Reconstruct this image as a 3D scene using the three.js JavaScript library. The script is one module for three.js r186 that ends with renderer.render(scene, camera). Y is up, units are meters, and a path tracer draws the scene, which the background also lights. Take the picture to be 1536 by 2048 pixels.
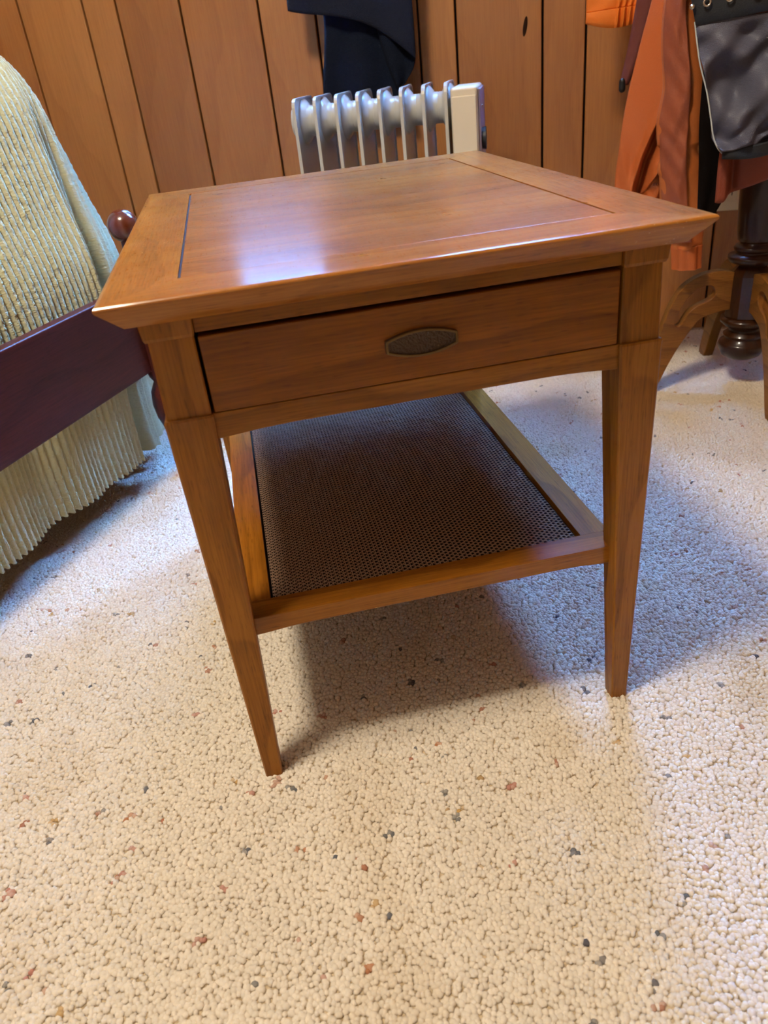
import * as THREE from 'three';
import { RoundedBoxGeometry } from 'three/addons/geometries/RoundedBoxGeometry.js';
import { mergeGeometries, mergeVertices, toCreasedNormals } from 'three/addons/utils/BufferGeometryUtils.js';
import { FontLoader } from 'three/addons/loaders/FontLoader.js';
import { TextGeometry } from 'three/addons/geometries/TextGeometry.js';
import { RectAreaLightUniformsLib } from 'three/addons/lights/RectAreaLightUniformsLib.js';

// ------------------------------------------------------------------ camera, sky, lights, exposure
// World axes follow the table (x along its front, z out of its front). The room is turned by PHI against it.
const PHI = THREE.MathUtils.degToRad(21.5), BED = THREE.MathUtils.degToRad(29.5);
const scene = new THREE.Scene();
const camera = new THREE.PerspectiveCamera(67.45, 0.75, 0.02, 40);
camera.position.set(-0.1313, 0.6639, 0.8887);
camera.rotation.set(-0.5322, -0.1399, -0.118, 'YXZ');
camera.focus = 0.95;
camera.userData.fStop = 9;
const renderer = new THREE.WebGLRenderer({ antialias: true });
renderer.toneMapping = THREE.LinearToneMapping;
renderer.toneMappingExposure = 1.0;
renderer.shadowMap.enabled = true;
RectAreaLightUniformsLib.init();
const SKY_STRENGTH = 160.0, LAMP_POWER = 12.0;
scene.background = new THREE.Color().setRGB(0.13, 0.40, 1.0);
scene.backgroundIntensity = SKY_STRENGTH;
const LAMP_COLOR = new THREE.Color().setRGB(1.0, 0.90, 0.74);

// ------------------------------------------------------------------ small helpers
let seed = 7;
const rnd = () => { seed = (seed * 1664525 + 1013904223) >>> 0; return seed / 4294967296; };
const lerp = (a, b, t) => a + (b - a) * t;
const clamp = (x, a = 0, b = 1) => Math.min(b, Math.max(a, x));
const smooth = (a, b, x) => { const t = clamp((x - a) / (b - a)); return t * t * (3 - 2 * t); };
const V3 = (x, y, z) => new THREE.Vector3(x, y, z);
const rw = (r, y, d, a = PHI) => V3(Math.cos(a) * r + Math.sin(a) * d, y, Math.sin(a) * r - Math.cos(a) * d);   // room coordinates: r to the right along the back wall, d towards it
const names = {};
function numbered(n) { const k = names[n] = (names[n] ?? -1) + 1; return k ? `${n}_${String(k).padStart(3, '0')}` : n; }
function mesh(name, geo, mat, parent) {
  const m = new THREE.Mesh(geo, mat);
  m.name = numbered(name); m.castShadow = m.receiveShadow = true;
  parent.add(m);
  return m;
}
function thing(name, label, category, pos, turn = 0, group) {
  const o = new THREE.Group(); o.name = numbered(name); scene.add(o);
  o.position.copy(pos); o.rotation.y = turn; o.userData = { label, category };
  if (group) o.userData.group = group;
  return o;
}
function struct(name, pos = V3(0, 0, 0), turn = 0) {
  const o = new THREE.Group(); o.name = numbered(name); scene.add(o);
  o.position.copy(pos); o.rotation.y = turn; o.userData = { kind: 'structure' };
  return o;
}
const at = (geo, x, y, z) => { geo.translate(x, y, z); return geo; };
const rbox = (w, h, d, r = 0.0015, s = 2) => new RoundedBoxGeometry(w, h, d, s, Math.min(r, w / 2.01, h / 2.01, d / 2.01));
// uv in metres with the grain (u) along one axis, chosen per triangle from its main facing
function grain(geo, axis, off = [0, 0]) {
  const g = geo.index ? geo.toNonIndexed() : geo, p = g.attributes.position, uv = new Float32Array(p.count * 2);
  const a = V3(), b = V3(), c = V3(), n = V3();
  for (let i = 0; i < p.count; i += 3) {
    a.fromBufferAttribute(p, i); b.fromBufferAttribute(p, i + 1); c.fromBufferAttribute(p, i + 2);
    n.subVectors(b, a).cross(c.sub(a));
    const k = [Math.abs(n.x), Math.abs(n.y), Math.abs(n.z)], rest = [0, 1, 2].filter((q) => q !== axis);
    const other = k[rest[0]] < k[rest[1]] ? rest[0] : rest[1];
    for (let j = 0; j < 3; j++) {
      const q = [p.getX(i + j), p.getY(i + j), p.getZ(i + j)];
      uv[(i + j) * 2] = q[axis] + off[0]; uv[(i + j) * 2 + 1] = q[other] + off[1];
    }
  }
  g.setAttribute('uv', new THREE.BufferAttribute(uv, 2));
  return g;
}
function geoFrom(pos, idx, uv) {
  const g = new THREE.BufferGeometry();
  g.setAttribute('position', new THREE.Float32BufferAttribute(pos, 3));
  if (uv) g.setAttribute('uv', new THREE.Float32BufferAttribute(uv, 2));
  g.setIndex(idx); g.computeVertexNormals();
  return g;
}
// stack of chamfered rectangles: sections {y, x0, x1, z0, z1, c}
function prism(sections) {
  const pos = [], idx = [], n = 8;
  for (const s of sections) {
    const c = s.c ?? 0.0015;
    for (const [x, z] of [[s.x0 + c, s.z1], [s.x1 - c, s.z1], [s.x1, s.z1 - c], [s.x1, s.z0 + c], [s.x1 - c, s.z0], [s.x0 + c, s.z0], [s.x0, s.z0 + c], [s.x0, s.z1 - c]]) pos.push(x, s.y, z);
  }
  for (let k = 0; k < sections.length - 1; k++) for (let i = 0; i < n; i++) {
    const a = k * n + i, b = k * n + (i + 1) % n;
    idx.push(a, b, a + n, b, b + n, a + n);
  }
  const top = (sections.length - 1) * n;
  for (let i = 1; i < n - 1; i++) { idx.push(0, i + 1, i); idx.push(top, top + i, top + i + 1); }
  const g = geoFrom(pos, idx).toNonIndexed();
  g.computeVertexNormals();
  return g;
}
// polyline through points, sampled at t in 0..1 (smooth)
function line(pts) { const c = new THREE.CatmullRomCurve3(pts.map((p) => V3(p[0], p[1], p[2] ?? 0)), false, 'centripetal'); return (t) => c.getPoint(clamp(t)); }
// a thick cloth sheet between a left and a right edge; fold(u, t) bends it towards +z, drop(u) lowers the hem
function sheet(left, right, cols, rows, fold, thick = 0.004, drop = () => 0) {
  const L = line(left), R = line(right), pos = [], uv = [], idx = [], n = cols + 1;
  for (const side of [1, -1]) for (let j = 0; j <= rows; j++) for (let i = 0; i <= cols; i++) {
    const u = i / cols, t = j / rows, a = L(t), b = R(t);
    const edge = Math.min(1, Math.min(u, 1 - u) * cols * 0.5, (1 - t) * rows * 0.5);
    const x = lerp(a.x, b.x, u), y = lerp(a.y, b.y, u) - drop(u) * t * t * t, z = lerp(a.z, b.z, u) + fold(u, t) + side * thick * 0.5 * Math.sqrt(Math.max(edge, 0.02));
    pos.push(x, y, z); uv.push(x, y);
  }
  const m = n * (rows + 1);
  for (let j = 0; j < rows; j++) for (let i = 0; i < cols; i++) {
    const a = j * n + i;
    idx.push(a, a + n, a + 1, a + 1, a + n, a + n + 1, m + a, m + a + 1, m + a + n, m + a + 1, m + a + n + 1, m + a + n);
  }
  const rim = [];
  for (let i = 0; i <= cols; i++) rim.push(i);
  for (let j = 1; j <= rows; j++) rim.push(j * n + cols);
  for (let i = cols - 1; i >= 0; i--) rim.push(rows * n + i);
  for (let j = rows - 1; j >= 1; j--) rim.push(j * n);
  for (let k = 0; k < rim.length; k++) { const a = rim[k], b = rim[(k + 1) % rim.length]; idx.push(a, b, m + a, b, m + b, m + a); }
  return geoFrom(pos, idx, uv);
}
// a cloth tube (sleeve) along rows {x, y, z, w (half width), h (half depth)} with wrinkles
function tube(rows, seg, steps, wrinkle) {
  const C = line(rows.map((q) => [q[0], q[1], q[2]])), S = line(rows.map((q) => [q[3], q[4], 0])), pos = [], uv = [], idx = [];
  for (let j = 0; j <= steps; j++) {
    const t = j / steps, c = C(t), s = S(t);
    for (let i = 0; i <= seg; i++) {
      const a = i / seg * Math.PI * 2, k = 1 + wrinkle(a, t);
      pos.push(c.x + Math.cos(a) * s.x * k, c.y, c.z + Math.sin(a) * s.y * k); uv.push(i / seg * 0.2, c.y);
    }
  }
  const n = seg + 1;
  for (let j = 0; j < steps; j++) for (let i = 0; i < seg; i++) { const a = j * n + i; idx.push(a, a + 1, a + n, a + 1, a + n + 1, a + n); }
  // inner wall so the cuff is open and has thickness
  const m = pos.length / 3;
  for (let j = 0; j <= steps; j++) {
    const t = j / steps, c = C(t), s = S(t);
    for (let i = 0; i <= seg; i++) { const a = i / seg * Math.PI * 2, k = 0.94 * (1 + wrinkle(a, t)); pos.push(c.x + Math.cos(a) * s.x * k, c.y, c.z + Math.sin(a) * s.y * k); uv.push(i / seg * 0.2, c.y); }
  }
  for (let j = 0; j < steps; j++) for (let i = 0; i < seg; i++) { const a = m + j * n + i; idx.push(a, a + n, a + 1, a + 1, a + n, a + n + 1); }
  for (const j of [0, steps]) for (let i = 0; i < seg; i++) { const a = j * n + i, b = m + a; idx.push(a, b, a + 1, a + 1, b, b + 1); }
  return geoFrom(pos, idx, uv);
}

// ------------------------------------------------------------------ periodic noise and textures
const hash = (x, y, s) => { let h = (x * 374761393 + y * 668265263 + s * 974634777) | 0; h = Math.imul(h ^ (h >>> 13), 1274126177); h ^= h >>> 16; return (h >>> 0) / 4294967296; };
function vnoise(x, y, px, py, s) {            // value noise, period px, py
  const xi = Math.floor(x), yi = Math.floor(y), fx = x - xi, fy = y - yi, u = fx * fx * (3 - 2 * fx), v = fy * fy * (3 - 2 * fy);
  const w = (a, p) => ((a % p) + p) % p;
  const a = hash(w(xi, px), w(yi, py), s), b = hash(w(xi + 1, px), w(yi, py), s), c = hash(w(xi, px), w(yi + 1, py), s), d = hash(w(xi + 1, px), w(yi + 1, py), s);
  return lerp(lerp(a, b, u), lerp(c, d, u), v) * 2 - 1;
}
const fbm = (x, y, px, py, s, o = 3) => { let a = 0, k = 0.5; for (let i = 0; i < o; i++) { a += k * vnoise(x, y, px, py, s + i); x *= 2; y *= 2; px *= 2; py *= 2; k *= 0.5; } return a; };
function texture(w, h, fn, srgb, sx, sy) {
  const data = new Uint8Array(w * h * 4);
  for (let j = 0; j < h; j++) for (let i = 0; i < w; i++) {
    const c = fn(i / w, j / h), k = (j * w + i) * 4;
    data[k] = clamp(c[0]) * 255; data[k + 1] = clamp(c[1]) * 255; data[k + 2] = clamp(c[2]) * 255; data[k + 3] = 255;
  }
  const t = new THREE.DataTexture(data, w, h);
  t.wrapS = t.wrapT = THREE.RepeatWrapping; t.magFilter = THREE.LinearFilter; t.minFilter = THREE.LinearMipmapLinearFilter; t.generateMipmaps = true;
  if (srgb) t.colorSpace = THREE.SRGBColorSpace;
  t.repeat.set(1 / sx, 1 / sy); t.needsUpdate = true;
  return t;
}
const mix3 = (a, b, t) => [lerp(a[0], b[0], t), lerp(a[1], b[1], t), lerp(a[2], b[2], t)];
const rgb = (r, g, b) => [r / 255, g / 255, b / 255];
// wood: light and dark tone, rings across v, warped along u, fine fibres and pores
function woodTexture(light, dark, s, { rings = 7, warp = 1.2, fibre = 0.35, pores = 0.3, su = 0.8, sv = 0.26, contrast = 0.7, nicks = 0, w = 1024, h = 512 } = {}) {
  return texture(w, h, (u, v) => {
    const q = v * rings + warp * fbm(u * 3, v * 2, 3, 2, s, 3) + 0.25 * fbm(u * 10, v * 8, 10, 8, s + 9, 2);
    const saw = q - Math.floor(q), ring = Math.pow(saw, 2.2) * (1 - smooth(0.93, 1, saw));
    const f = fbm(u * 24, v * 220, 24, 220, s + 20, 2), broad = fbm(u * 2, v * 3, 2, 3, s + 31, 3);
    const po = smooth(0.55, 0.9, vnoise(u * 60, v * 300, 60, 300, s + 40)) * pores;
    const chip = nicks * Math.max(smooth(0.86, 0.97, vnoise(u * 330, v * 160, 330, 160, s + 51)), smooth(0.93, 1, vnoise(u * 60 + v * 40, v * 420, 60, 420, s + 57)) * 0.8) * smooth(0.05, 0.5, fbm(u * 6, v * 3, 6, 3, s + 60, 2) + 0.15);
    return mix3(mix3(light, dark, clamp(0.28 + contrast * (ring - 0.25) * 0.75 + fibre * f + broad * 0.45 + po)), rgb(226, 196, 160), clamp(chip));
  }, true, su, sv);
}
const T = {
  table: woodTexture(rgb(180, 122, 42), rgb(110, 65, 16), 11, { rings: 6, warp: 1.6, contrast: 0.55 }),
  tableTop: woodTexture(rgb(178, 118, 46), rgb(120, 70, 22), 23, { rings: 5, warp: 1.8, contrast: 0.4, nicks: 0.8, w: 2048, h: 1024 }),
  wall: woodTexture(rgb(172, 120, 66), rgb(132, 84, 40), 57, { rings: 4, warp: 1.5, fibre: 0.28, pores: 0.15, su: 1.3, sv: 0.4, contrast: 0.3 }),
  mahogany: woodTexture(rgb(84, 34, 26), rgb(50, 18, 14), 83, { rings: 3, warp: 1.0, contrast: 0.4 }),
  walnut: woodTexture(rgb(136, 94, 44), rgb(86, 52, 20), 97, { rings: 5, warp: 1.2, su: 0.5, sv: 0.2 }),
};
// worn lacquer: fine scratches and dust nicks in the gloss
T.wear = texture(1024, 1024, (u, v) => {
  const cloud = fbm(u * 5, v * 5, 5, 5, 3, 4), sc = smooth(0.6, 0.95, vnoise(u * 26, v * 380, 26, 380, 5)), sc2 = smooth(0.66, 0.95, vnoise(u * 300, v * 40, 300, 40, 8));
  const g = clamp(0.34 + 0.16 * cloud + 0.28 * sc + 0.2 * sc2);
  return [g, g, g];
}, false, 0.3, 0.3);
T.nick = texture(1024, 1024, (u, v) => {
  const a = smooth(0.5, 0.95, vnoise(u * 40, v * 420, 40, 420, 15)), b = smooth(0.82, 1, vnoise(u * 150, v * 150, 150, 150, 18));
  const g = clamp(0.6 - 0.28 * a - 0.5 * b + 0.12 * fbm(u * 60, v * 200, 60, 200, 22, 2));
  return [g, g, g];
}, false, 0.3, 0.3);
T.hammered = texture(512, 512, (u, v) => { const g = 0.5 + 0.5 * fbm(u * 26, v * 26, 26, 26, 61, 3); return [g, g, g]; }, false, 0.04, 0.04);
T.weave = texture(256, 256, (u, v) => { const a = u * 16 % 1, b = v * 16 % 1, r = Math.floor(v * 16) % 2 ? (a + 0.5) % 1 : a, d = Math.hypot(r - 0.5, b - 0.5); const g = smooth(0.2, 0.42, d); return [g, g, g]; }, false, 0.026, 0.026);
T.cloth = texture(512, 512, (u, v) => { const g = 0.5 + 0.35 * fbm(u * 128, v * 128, 128, 128, 71, 2) + 0.25 * fbm(u * 9, v * 9, 9, 9, 77, 3); return [g, g, g]; }, false, 0.1, 0.1);
T.fuzz = texture(512, 512, (u, v) => { const g = 0.5 + 0.6 * fbm(u * 90, v * 90, 90, 90, 91, 3); return [g, g, g]; }, false, 0.18, 0.18);
T.carpet = texture(512, 512, (u, v) => { const f = fbm(u * 90, v * 90, 90, 90, 31, 2); return mix3(rgb(196, 176, 146), rgb(150, 130, 100), clamp(0.4 + f)); }, true, 0.4, 0.4);

const std = (o) => new THREE.MeshPhysicalMaterial(o);
const lacquer = (map, o = {}) => std({ map, roughness: 0.42, bumpMap: T.nick, bumpScale: 0.00012, clearcoat: 0.2, clearcoatRoughness: 0.22, specularIntensity: 0.3, ...o });
const M = {
  top: std({ map: T.tableTop, color: 0xe6dcd0, roughnessMap: T.wear, roughness: 1.0, bumpMap: T.nick, bumpScale: 0.0003, clearcoat: 0.7, clearcoatRoughness: 0.18, specularIntensity: 0.03 }),
  rail: std({ map: T.tableTop, color: 0xf0e4d0, roughnessMap: T.wear, roughness: 1.0, bumpMap: T.nick, bumpScale: 0.0002, clearcoat: 0.65, clearcoatRoughness: 0.12, specularIntensity: 0.05 }),
  table: lacquer(T.table, { color: 0xd8cdb8 }),
  drawer: lacquer(T.table, { color: 0xcdb89c }),
  shelfRail: lacquer(T.table, { color: 0xd8c8ac, roughness: 0.35, clearcoat: 0.6, clearcoatRoughness: 0.12, specularIntensity: 0.1 }),
  joint: std({ color: new THREE.Color().setRGB(0.02, 0.01, 0.006), roughness: 0.8 }),
  cane: std({ color: 0x94745a, roughness: 0.4 }),
  caneBack: std({ color: 0x0c0705, roughness: 0.9 }),
  bronze: std({ color: 0x4e3e30, metalness: 0.6, roughness: 0.45, bumpMap: T.hammered, bumpScale: 0.0016 }),
  brassRim: std({ color: 0x6e5834, metalness: 0.9, roughness: 0.34 }),
  black: std({ color: 0x0a0a0b, roughness: 0.5 }),
  plaster: std({ color: 0xa09a90, roughness: 0.95 }),
  mahogany: std({ map: T.mahogany, roughness: 0.4, clearcoat: 0.1, clearcoatRoughness: 0.2, specularIntensity: 0.4 }),
  ball: std({ color: 0x5a2410, roughness: 0.22, clearcoat: 0.8, clearcoatRoughness: 0.08 }),
  rackDark: std({ map: T.walnut, color: 0x6a5444, roughness: 0.35, specularIntensity: 0.4, clearcoat: 0.4, clearcoatRoughness: 0.1 }),
  rackLeg: std({ map: T.walnut, color: 0xffecc8, roughness: 0.4, clearcoat: 0.15, clearcoatRoughness: 0.2, specularIntensity: 0.3 }),
  enamel: std({ color: 0xbab8b2, roughness: 0.3, clearcoat: 0.3, clearcoatRoughness: 0.2 }),
  enamelCover: std({ color: 0xd8cbb4, roughness: 0.45 }),
  plum: std({ color: 0x8d7f88, roughness: 0.4 }),
  chenille: std({ color: 0xbfbb98, roughness: 1.0, sheen: 0.3, sheenRoughness: 0.6, sheenColor: new THREE.Color(0xe8e4d0), specularIntensity: 0.15, bumpMap: T.fuzz, bumpScale: 0.0010 }),
  navy: std({ color: 0x0f1626, specularIntensity: 0.3, roughness: 0.95, bumpMap: T.cloth, bumpScale: 0.002 }),
  navyLight: std({ color: 0x1b1f2e, specularIntensity: 0.3, roughness: 0.95, bumpMap: T.cloth, bumpScale: 0.002 }),
  rust: std({ color: 0xae5316, roughness: 0.75, bumpMap: T.cloth, bumpScale: 0.0006 }),
  rustDark: std({ color: 0x8c4320, roughness: 0.75, bumpMap: T.cloth, bumpScale: 0.0006 }),
  rustOrange: std({ color: 0xb05a18, roughness: 0.75, bumpMap: T.cloth, bumpScale: 0.0006 }),
  maroon: std({ color: 0x5c2416, roughness: 0.8, bumpMap: T.cloth, bumpScale: 0.0006 }),
  orange: std({ color: 0xd66a08, roughness: 0.8, bumpMap: T.cloth, bumpScale: 0.0006 }),
  red: std({ color: 0x7c3210, roughness: 0.75, bumpMap: T.cloth, bumpScale: 0.0006 }),
  hollowShade: std({ color: 0x0b0503, roughness: 1, specularIntensity: 0.2 }),  // near black, stands for shade in the hollow between garments
  mesh: std({ color: 0x51505e, roughness: 0.5, bumpMap: T.weave, bumpScale: -0.0005 }),
  strap: std({ color: 0x0d1119, roughness: 0.7, bumpMap: T.cloth, bumpScale: 0.0006 }),
  piping: std({ color: 0xb9bdb8, roughness: 0.5 }),
  steel: std({ color: 0xd0c8b8, metalness: 0.95, roughness: 0.25 }),
  cream: std({ color: 0xcfc4a2, roughness: 0.45 }),
  glass: std({ color: 0xffffff, transmission: 1, thickness: 0, roughness: 0.02, ior: 1.5 }),
  whitePaint: std({ color: 0xd8d4c8, roughness: 0.5 }),
  seam: std({ color: 0x120a05, roughness: 0.95 }),
};
const wallTints = [0xfff4e6, 0xf2e0cc, 0xe8d6c0, 0xfaead6].map((c) => std({ map: T.wall, color: c, roughness: 0.42, clearcoat: 0.15, clearcoatRoughness: 0.3, bumpMap: T.nick, bumpScale: 0.00015 }));

// ------------------------------------------------------------------ the room
const WALL = 1.12, RL = -2.0, RR = 1.55, DF = -2.3, CEIL = 2.3;
{
  const f = struct('floor', rw((RL + RR) / 2, 0, (WALL + DF) / 2), -PHI);
  const fg = new THREE.BoxGeometry(RR - RL + 0.3, 0.12, WALL - DF + 0.4); fg.translate(0, -0.06, 0);
  mesh('carpet_backing', grain(fg, 0), std({ map: T.carpet, roughness: 1 }), f);
  const c = struct('ceiling', rw((RL + RR) / 2, CEIL, (WALL + DF) / 2), -PHI);
  mesh('ceiling_board', at(new THREE.BoxGeometry(RR - RL + 0.3, 0.12, WALL - DF + 0.4), 0, 0.06, 0), M.plaster, c);
  const side = (name, r, t) => { const w = struct(name, rw(r, 0, (WALL + DF) / 2), -PHI); mesh('wall_board', grain(at(new THREE.BoxGeometry(0.12, CEIL, WALL - DF + 0.1), t * 0.06, CEIL / 2, 0), 1), wallTints[1], w); };
  side('wall_left', RL, -1); side('wall_right', RR, 1);
  const fr = struct('wall_front', rw((RL + RR) / 2, 0, DF), -PHI);
  mesh('wall_board', at(new THREE.BoxGeometry(RR - RL + 0.24, CEIL, 0.12), 0, CEIL / 2, 0.06), M.plaster, fr);
}
// back wall: dark backing with two unseen window openings lighting floor and tabletop, upright planks in front of it, joints between them
const WINS = [{ r0: -0.614, r1: -0.297, y0: 0.848, y1: 1.7 }, { r0: 0.016, r1: 0.60, y0: 1.16, y1: 2.24 }];
{
  const wall = struct('wall_back', rw(0, 0, WALL), -PHI);
  // columns between edges, each cut by the windows it meets
  const pieces = (a, b) => {
    const out = [], xs = [a, b];
    for (const w of WINS) for (const x of [w.r0, w.r1]) if (x > a + 0.003 && x < b - 0.003) xs.push(x);
    xs.sort((p, q) => p - q);
    for (let i = 0; i < xs.length - 1; i++) {
      const w = WINS.find((q) => q.r0 < (xs[i] + xs[i + 1]) / 2 && q.r1 > (xs[i] + xs[i + 1]) / 2);
      if (w) out.push([xs[i], xs[i + 1], 0, w.y0], [xs[i], xs[i + 1], w.y1, CEIL]); else out.push([xs[i], xs[i + 1], 0, CEIL]);
    }
    return out;
  };
  for (const [r0, r1, y0, y1] of pieces(RL - 0.12, RR + 0.12)) mesh('wall_backing', at(new THREE.BoxGeometry(r1 - r0, y1 - y0, 0.03), (r0 + r1) / 2, (y0 + y1) / 2, -0.0295), M.seam, wall);
  const G = [-2.0, -1.83, -1.69, -1.6, -1.43, -1.27, -1.18, -1.018, -0.853, -0.770, -0.614, -0.428, -0.297, -0.067, 0.016, 0.203, 0.295, 0.47, 0.60, 0.69, 0.86, 1.02, 1.1, 1.27, 1.43, 1.55];
  const gap = 0.0046, tint = [0, 1, 0, 2, 3];
  for (let i = 0; i < G.length - 1; i++) {
    const off = [rnd() * 3, rnd() * 3];
    for (const [p, q, y0, y1] of pieces(G[i] + gap / 2, G[i + 1] - gap / 2)) {
      const g = rbox(q - p, y1 - y0, 0.014, 0.0022, 1);
      const pl = mesh('plank', grain(at(g, (p + q) / 2, (y0 + y1) / 2, -0.007), 1, off), wallTints[tint[(i * 3 + 1) % 5] % 4], wall);
      if (Math.abs(G[i] - 0.016) < 1e-6 && y0 === 0 && p < 0.04) {
        const k = new THREE.SphereGeometry(1, 14, 10); k.scale(0.0046, 0.019, 0.0008); k.rotateZ(-0.16);
        mesh('knot', at(k, 0.166, 0.69, 0), std({ color: 0x24130a, roughness: 0.9, specularIntensity: 0.2 }), pl);
      }
    }
  }
  WINS.forEach((w, i) => {
    const win = struct('unseen_window_' + (i + 1), rw((w.r0 + w.r1) / 2, w.y0, WALL), -PHI), ww = w.r1 - w.r0, wh = w.y1 - w.y0;  // out of view, sized to give the blue daylight and tabletop reflection
    mesh('window_sill', at(rbox(ww, 0.014, 0.045, 0.001), 0, 0.0, -0.0225), M.whitePaint, win);
    mesh('window_frame', at(rbox(ww, 0.018, 0.03, 0.001), 0, wh - 0.009, -0.029), M.whitePaint, win);
    for (const s of [-1, 1]) mesh('window_frame', at(rbox(0.018, wh, 0.03, 0.001), s * (ww / 2 - 0.009), wh / 2, -0.029), M.whitePaint, win);
    mesh('window_pane', at(new THREE.BoxGeometry(ww - 0.036, wh - 0.025, 0.003), 0, wh / 2 - 0.001, -0.034), M.glass, win);
  });
}
// added unseen wall and ground outside the windows, dimming low sky in reflections
{
  const w = struct('added_outer_wall', rw(0, 0, WALL + 1.25), -PHI);
  mesh('added_wall_face', at(new THREE.BoxGeometry(7, 2.5, 0.15), 0, 1.25, 0), std({ color: 0xd6dce6, roughness: 0.95 }), w);
  mesh('added_wall_cap', at(rbox(7, 0.06, 0.22, 0.01), 0, 2.53, 0), std({ color: 0xd6dce6, roughness: 0.95 }), w);
  const g = struct('added_outer_ground', rw(0, -0.1, WALL + 1.7), -PHI);
  mesh('added_ground_slab', at(new THREE.BoxGeometry(7, 0.1, 3.1), 0, 0.04, 0), std({ color: 0x7c786c, roughness: 1 }), g);
}
// carpet pile: loops standing on the backing, flecked with dark, rust and ochre yarn
{
  const geo = new THREE.IcosahedronGeometry(1, 1);
  const p = geo.attributes.position;
  for (let i = 0; i < p.count; i++) { const x = p.getX(i), y = p.getY(i), z = p.getZ(i), k = 1 + 0.16 * Math.sin(x * 3.1 + y * 2.3) * Math.cos(z * 2.7 + x); p.setXYZ(i, x * k, y * k, z * k); }
  const g = mergeVertices(geo.deleteAttribute('uv') && geo.deleteAttribute('normal')); g.computeVertexNormals();
  const step = 0.0041, list = [];
  for (let d = -0.78; d < 1.1; d += step) for (let r = -1.05; r < 1.0; r += step) {
    const pt = rw(r + (rnd() - 0.5) * step * 0.9, 0, d + (rnd() - 0.5) * step * 0.9);
    list.push(pt);
  }
  const im = new THREE.InstancedMesh(g, std({ color: 0xffffff, roughness: 1, sheen: 0.3, sheenRoughness: 0.8 }), list.length);
  const m4 = new THREE.Matrix4(), q = new THREE.Quaternion(), e = new THREE.Euler(), c = new THREE.Color(), sc = V3();
  const base = new THREE.Color(0xd6cab8), stain = new THREE.Color(0xa98d5c);
  const flecks = [0x38404a, 0x4a4e58, 0x3a3a48, 0x9a5a3a, 0xa4663c, 0x9c7a44, 0xb08a4c, 0xa86a58];
  // clumps of fleck yarn: a few neighbouring loops share one colour
  const cell = 0.0075, fleckAt = (x, z) => { const h = hash(Math.floor(x / cell), Math.floor(z / cell), 5); return h < 0.017 ? flecks[Math.floor(hash(Math.floor(x / cell), Math.floor(z / cell), 9) * flecks.length)] : 0; };
  list.forEach((pt, i) => {
    const s = 0.0023 + rnd() * 0.0011;
    e.set((rnd() - 0.5) * 0.7, rnd() * 6.28, (rnd() - 0.5) * 0.7); q.setFromEuler(e);
    sc.set(s * (0.9 + 0.4 * rnd()), s * (0.8 + 0.3 * rnd()), s * (0.9 + 0.4 * rnd()));
    m4.compose(V3(pt.x, 0.0004 + rnd() * 0.0008, pt.z), q, sc); im.setMatrixAt(i, m4);
    const n = fbm(pt.x * 9 + 50, pt.z * 9 + 50, 997, 997, 41, 3), big = fbm(pt.x * 2.6 + 50, pt.z * 2.6 + 50, 997, 997, 47, 3);
    c.copy(base).multiplyScalar(0.93 + 0.12 * rnd() + 0.06 * n);
    c.lerp(stain, clamp(smooth(0.18, 0.5, big) * 0.35 + smooth(0.25, 0.5, n) * 0.18));
    const f = fleckAt(pt.x + 0.003 * vnoise(pt.z * 160, pt.x * 160, 9973, 9973, 3), pt.z + 0.003 * vnoise(pt.x * 160 + 40, pt.z * 160, 9973, 9973, 4));
    if (f && rnd() < 0.6) c.lerp(new THREE.Color(f), 0.55 + 0.4 * rnd());
    im.setColorAt(i, c);
  });
  im.name = 'carpet_pile'; im.castShadow = im.receiveShadow = true;
  im.userData = { label: 'beige looped carpet pile flecked with dark and rust yarn', category: 'carpet', kind: 'stuff' };
  scene.add(im);
}
// ceiling lamp out of view, placed to light table and floor warmly from above
{
  const p = rw(-0.395, CEIL, -0.715);
  const t = thing('unseen_ceiling_lamp', 'unseen round frosted ceiling lamp lighting the bed and table from above', 'lamp', p);
  const pan = new THREE.LatheGeometry([[0.001, 0], [0.15, 0], [0.155, -0.012], [0.15, -0.024], [0.001, -0.024]].map(([x, y]) => new THREE.Vector2(x, y)), 48);
  mesh('lamp_base', pan, M.whitePaint, t);
  const dome = []; for (let i = 0; i <= 12; i++) { const a = i / 12 * Math.PI / 2; dome.push(new THREE.Vector2(0.001 + 0.135 * Math.cos(a - 0) , -0.03 - 0.05 * Math.sin(a))); }
  mesh('lamp_shade', new THREE.LatheGeometry(dome, 48), std({ color: 0xfff2dc, emissive: LAMP_COLOR.clone(), emissiveIntensity: 3, roughness: 0.6 }), t);
  const l = new THREE.PointLight(LAMP_COLOR, LAMP_POWER, 0, 2);
  l.position.copy(p).add(V3(0, -0.14, 0)); l.castShadow = true; l.shadow.radius = 8; l.shadow.mapSize.set(2048, 2048);
  scene.add(l);
}

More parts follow.
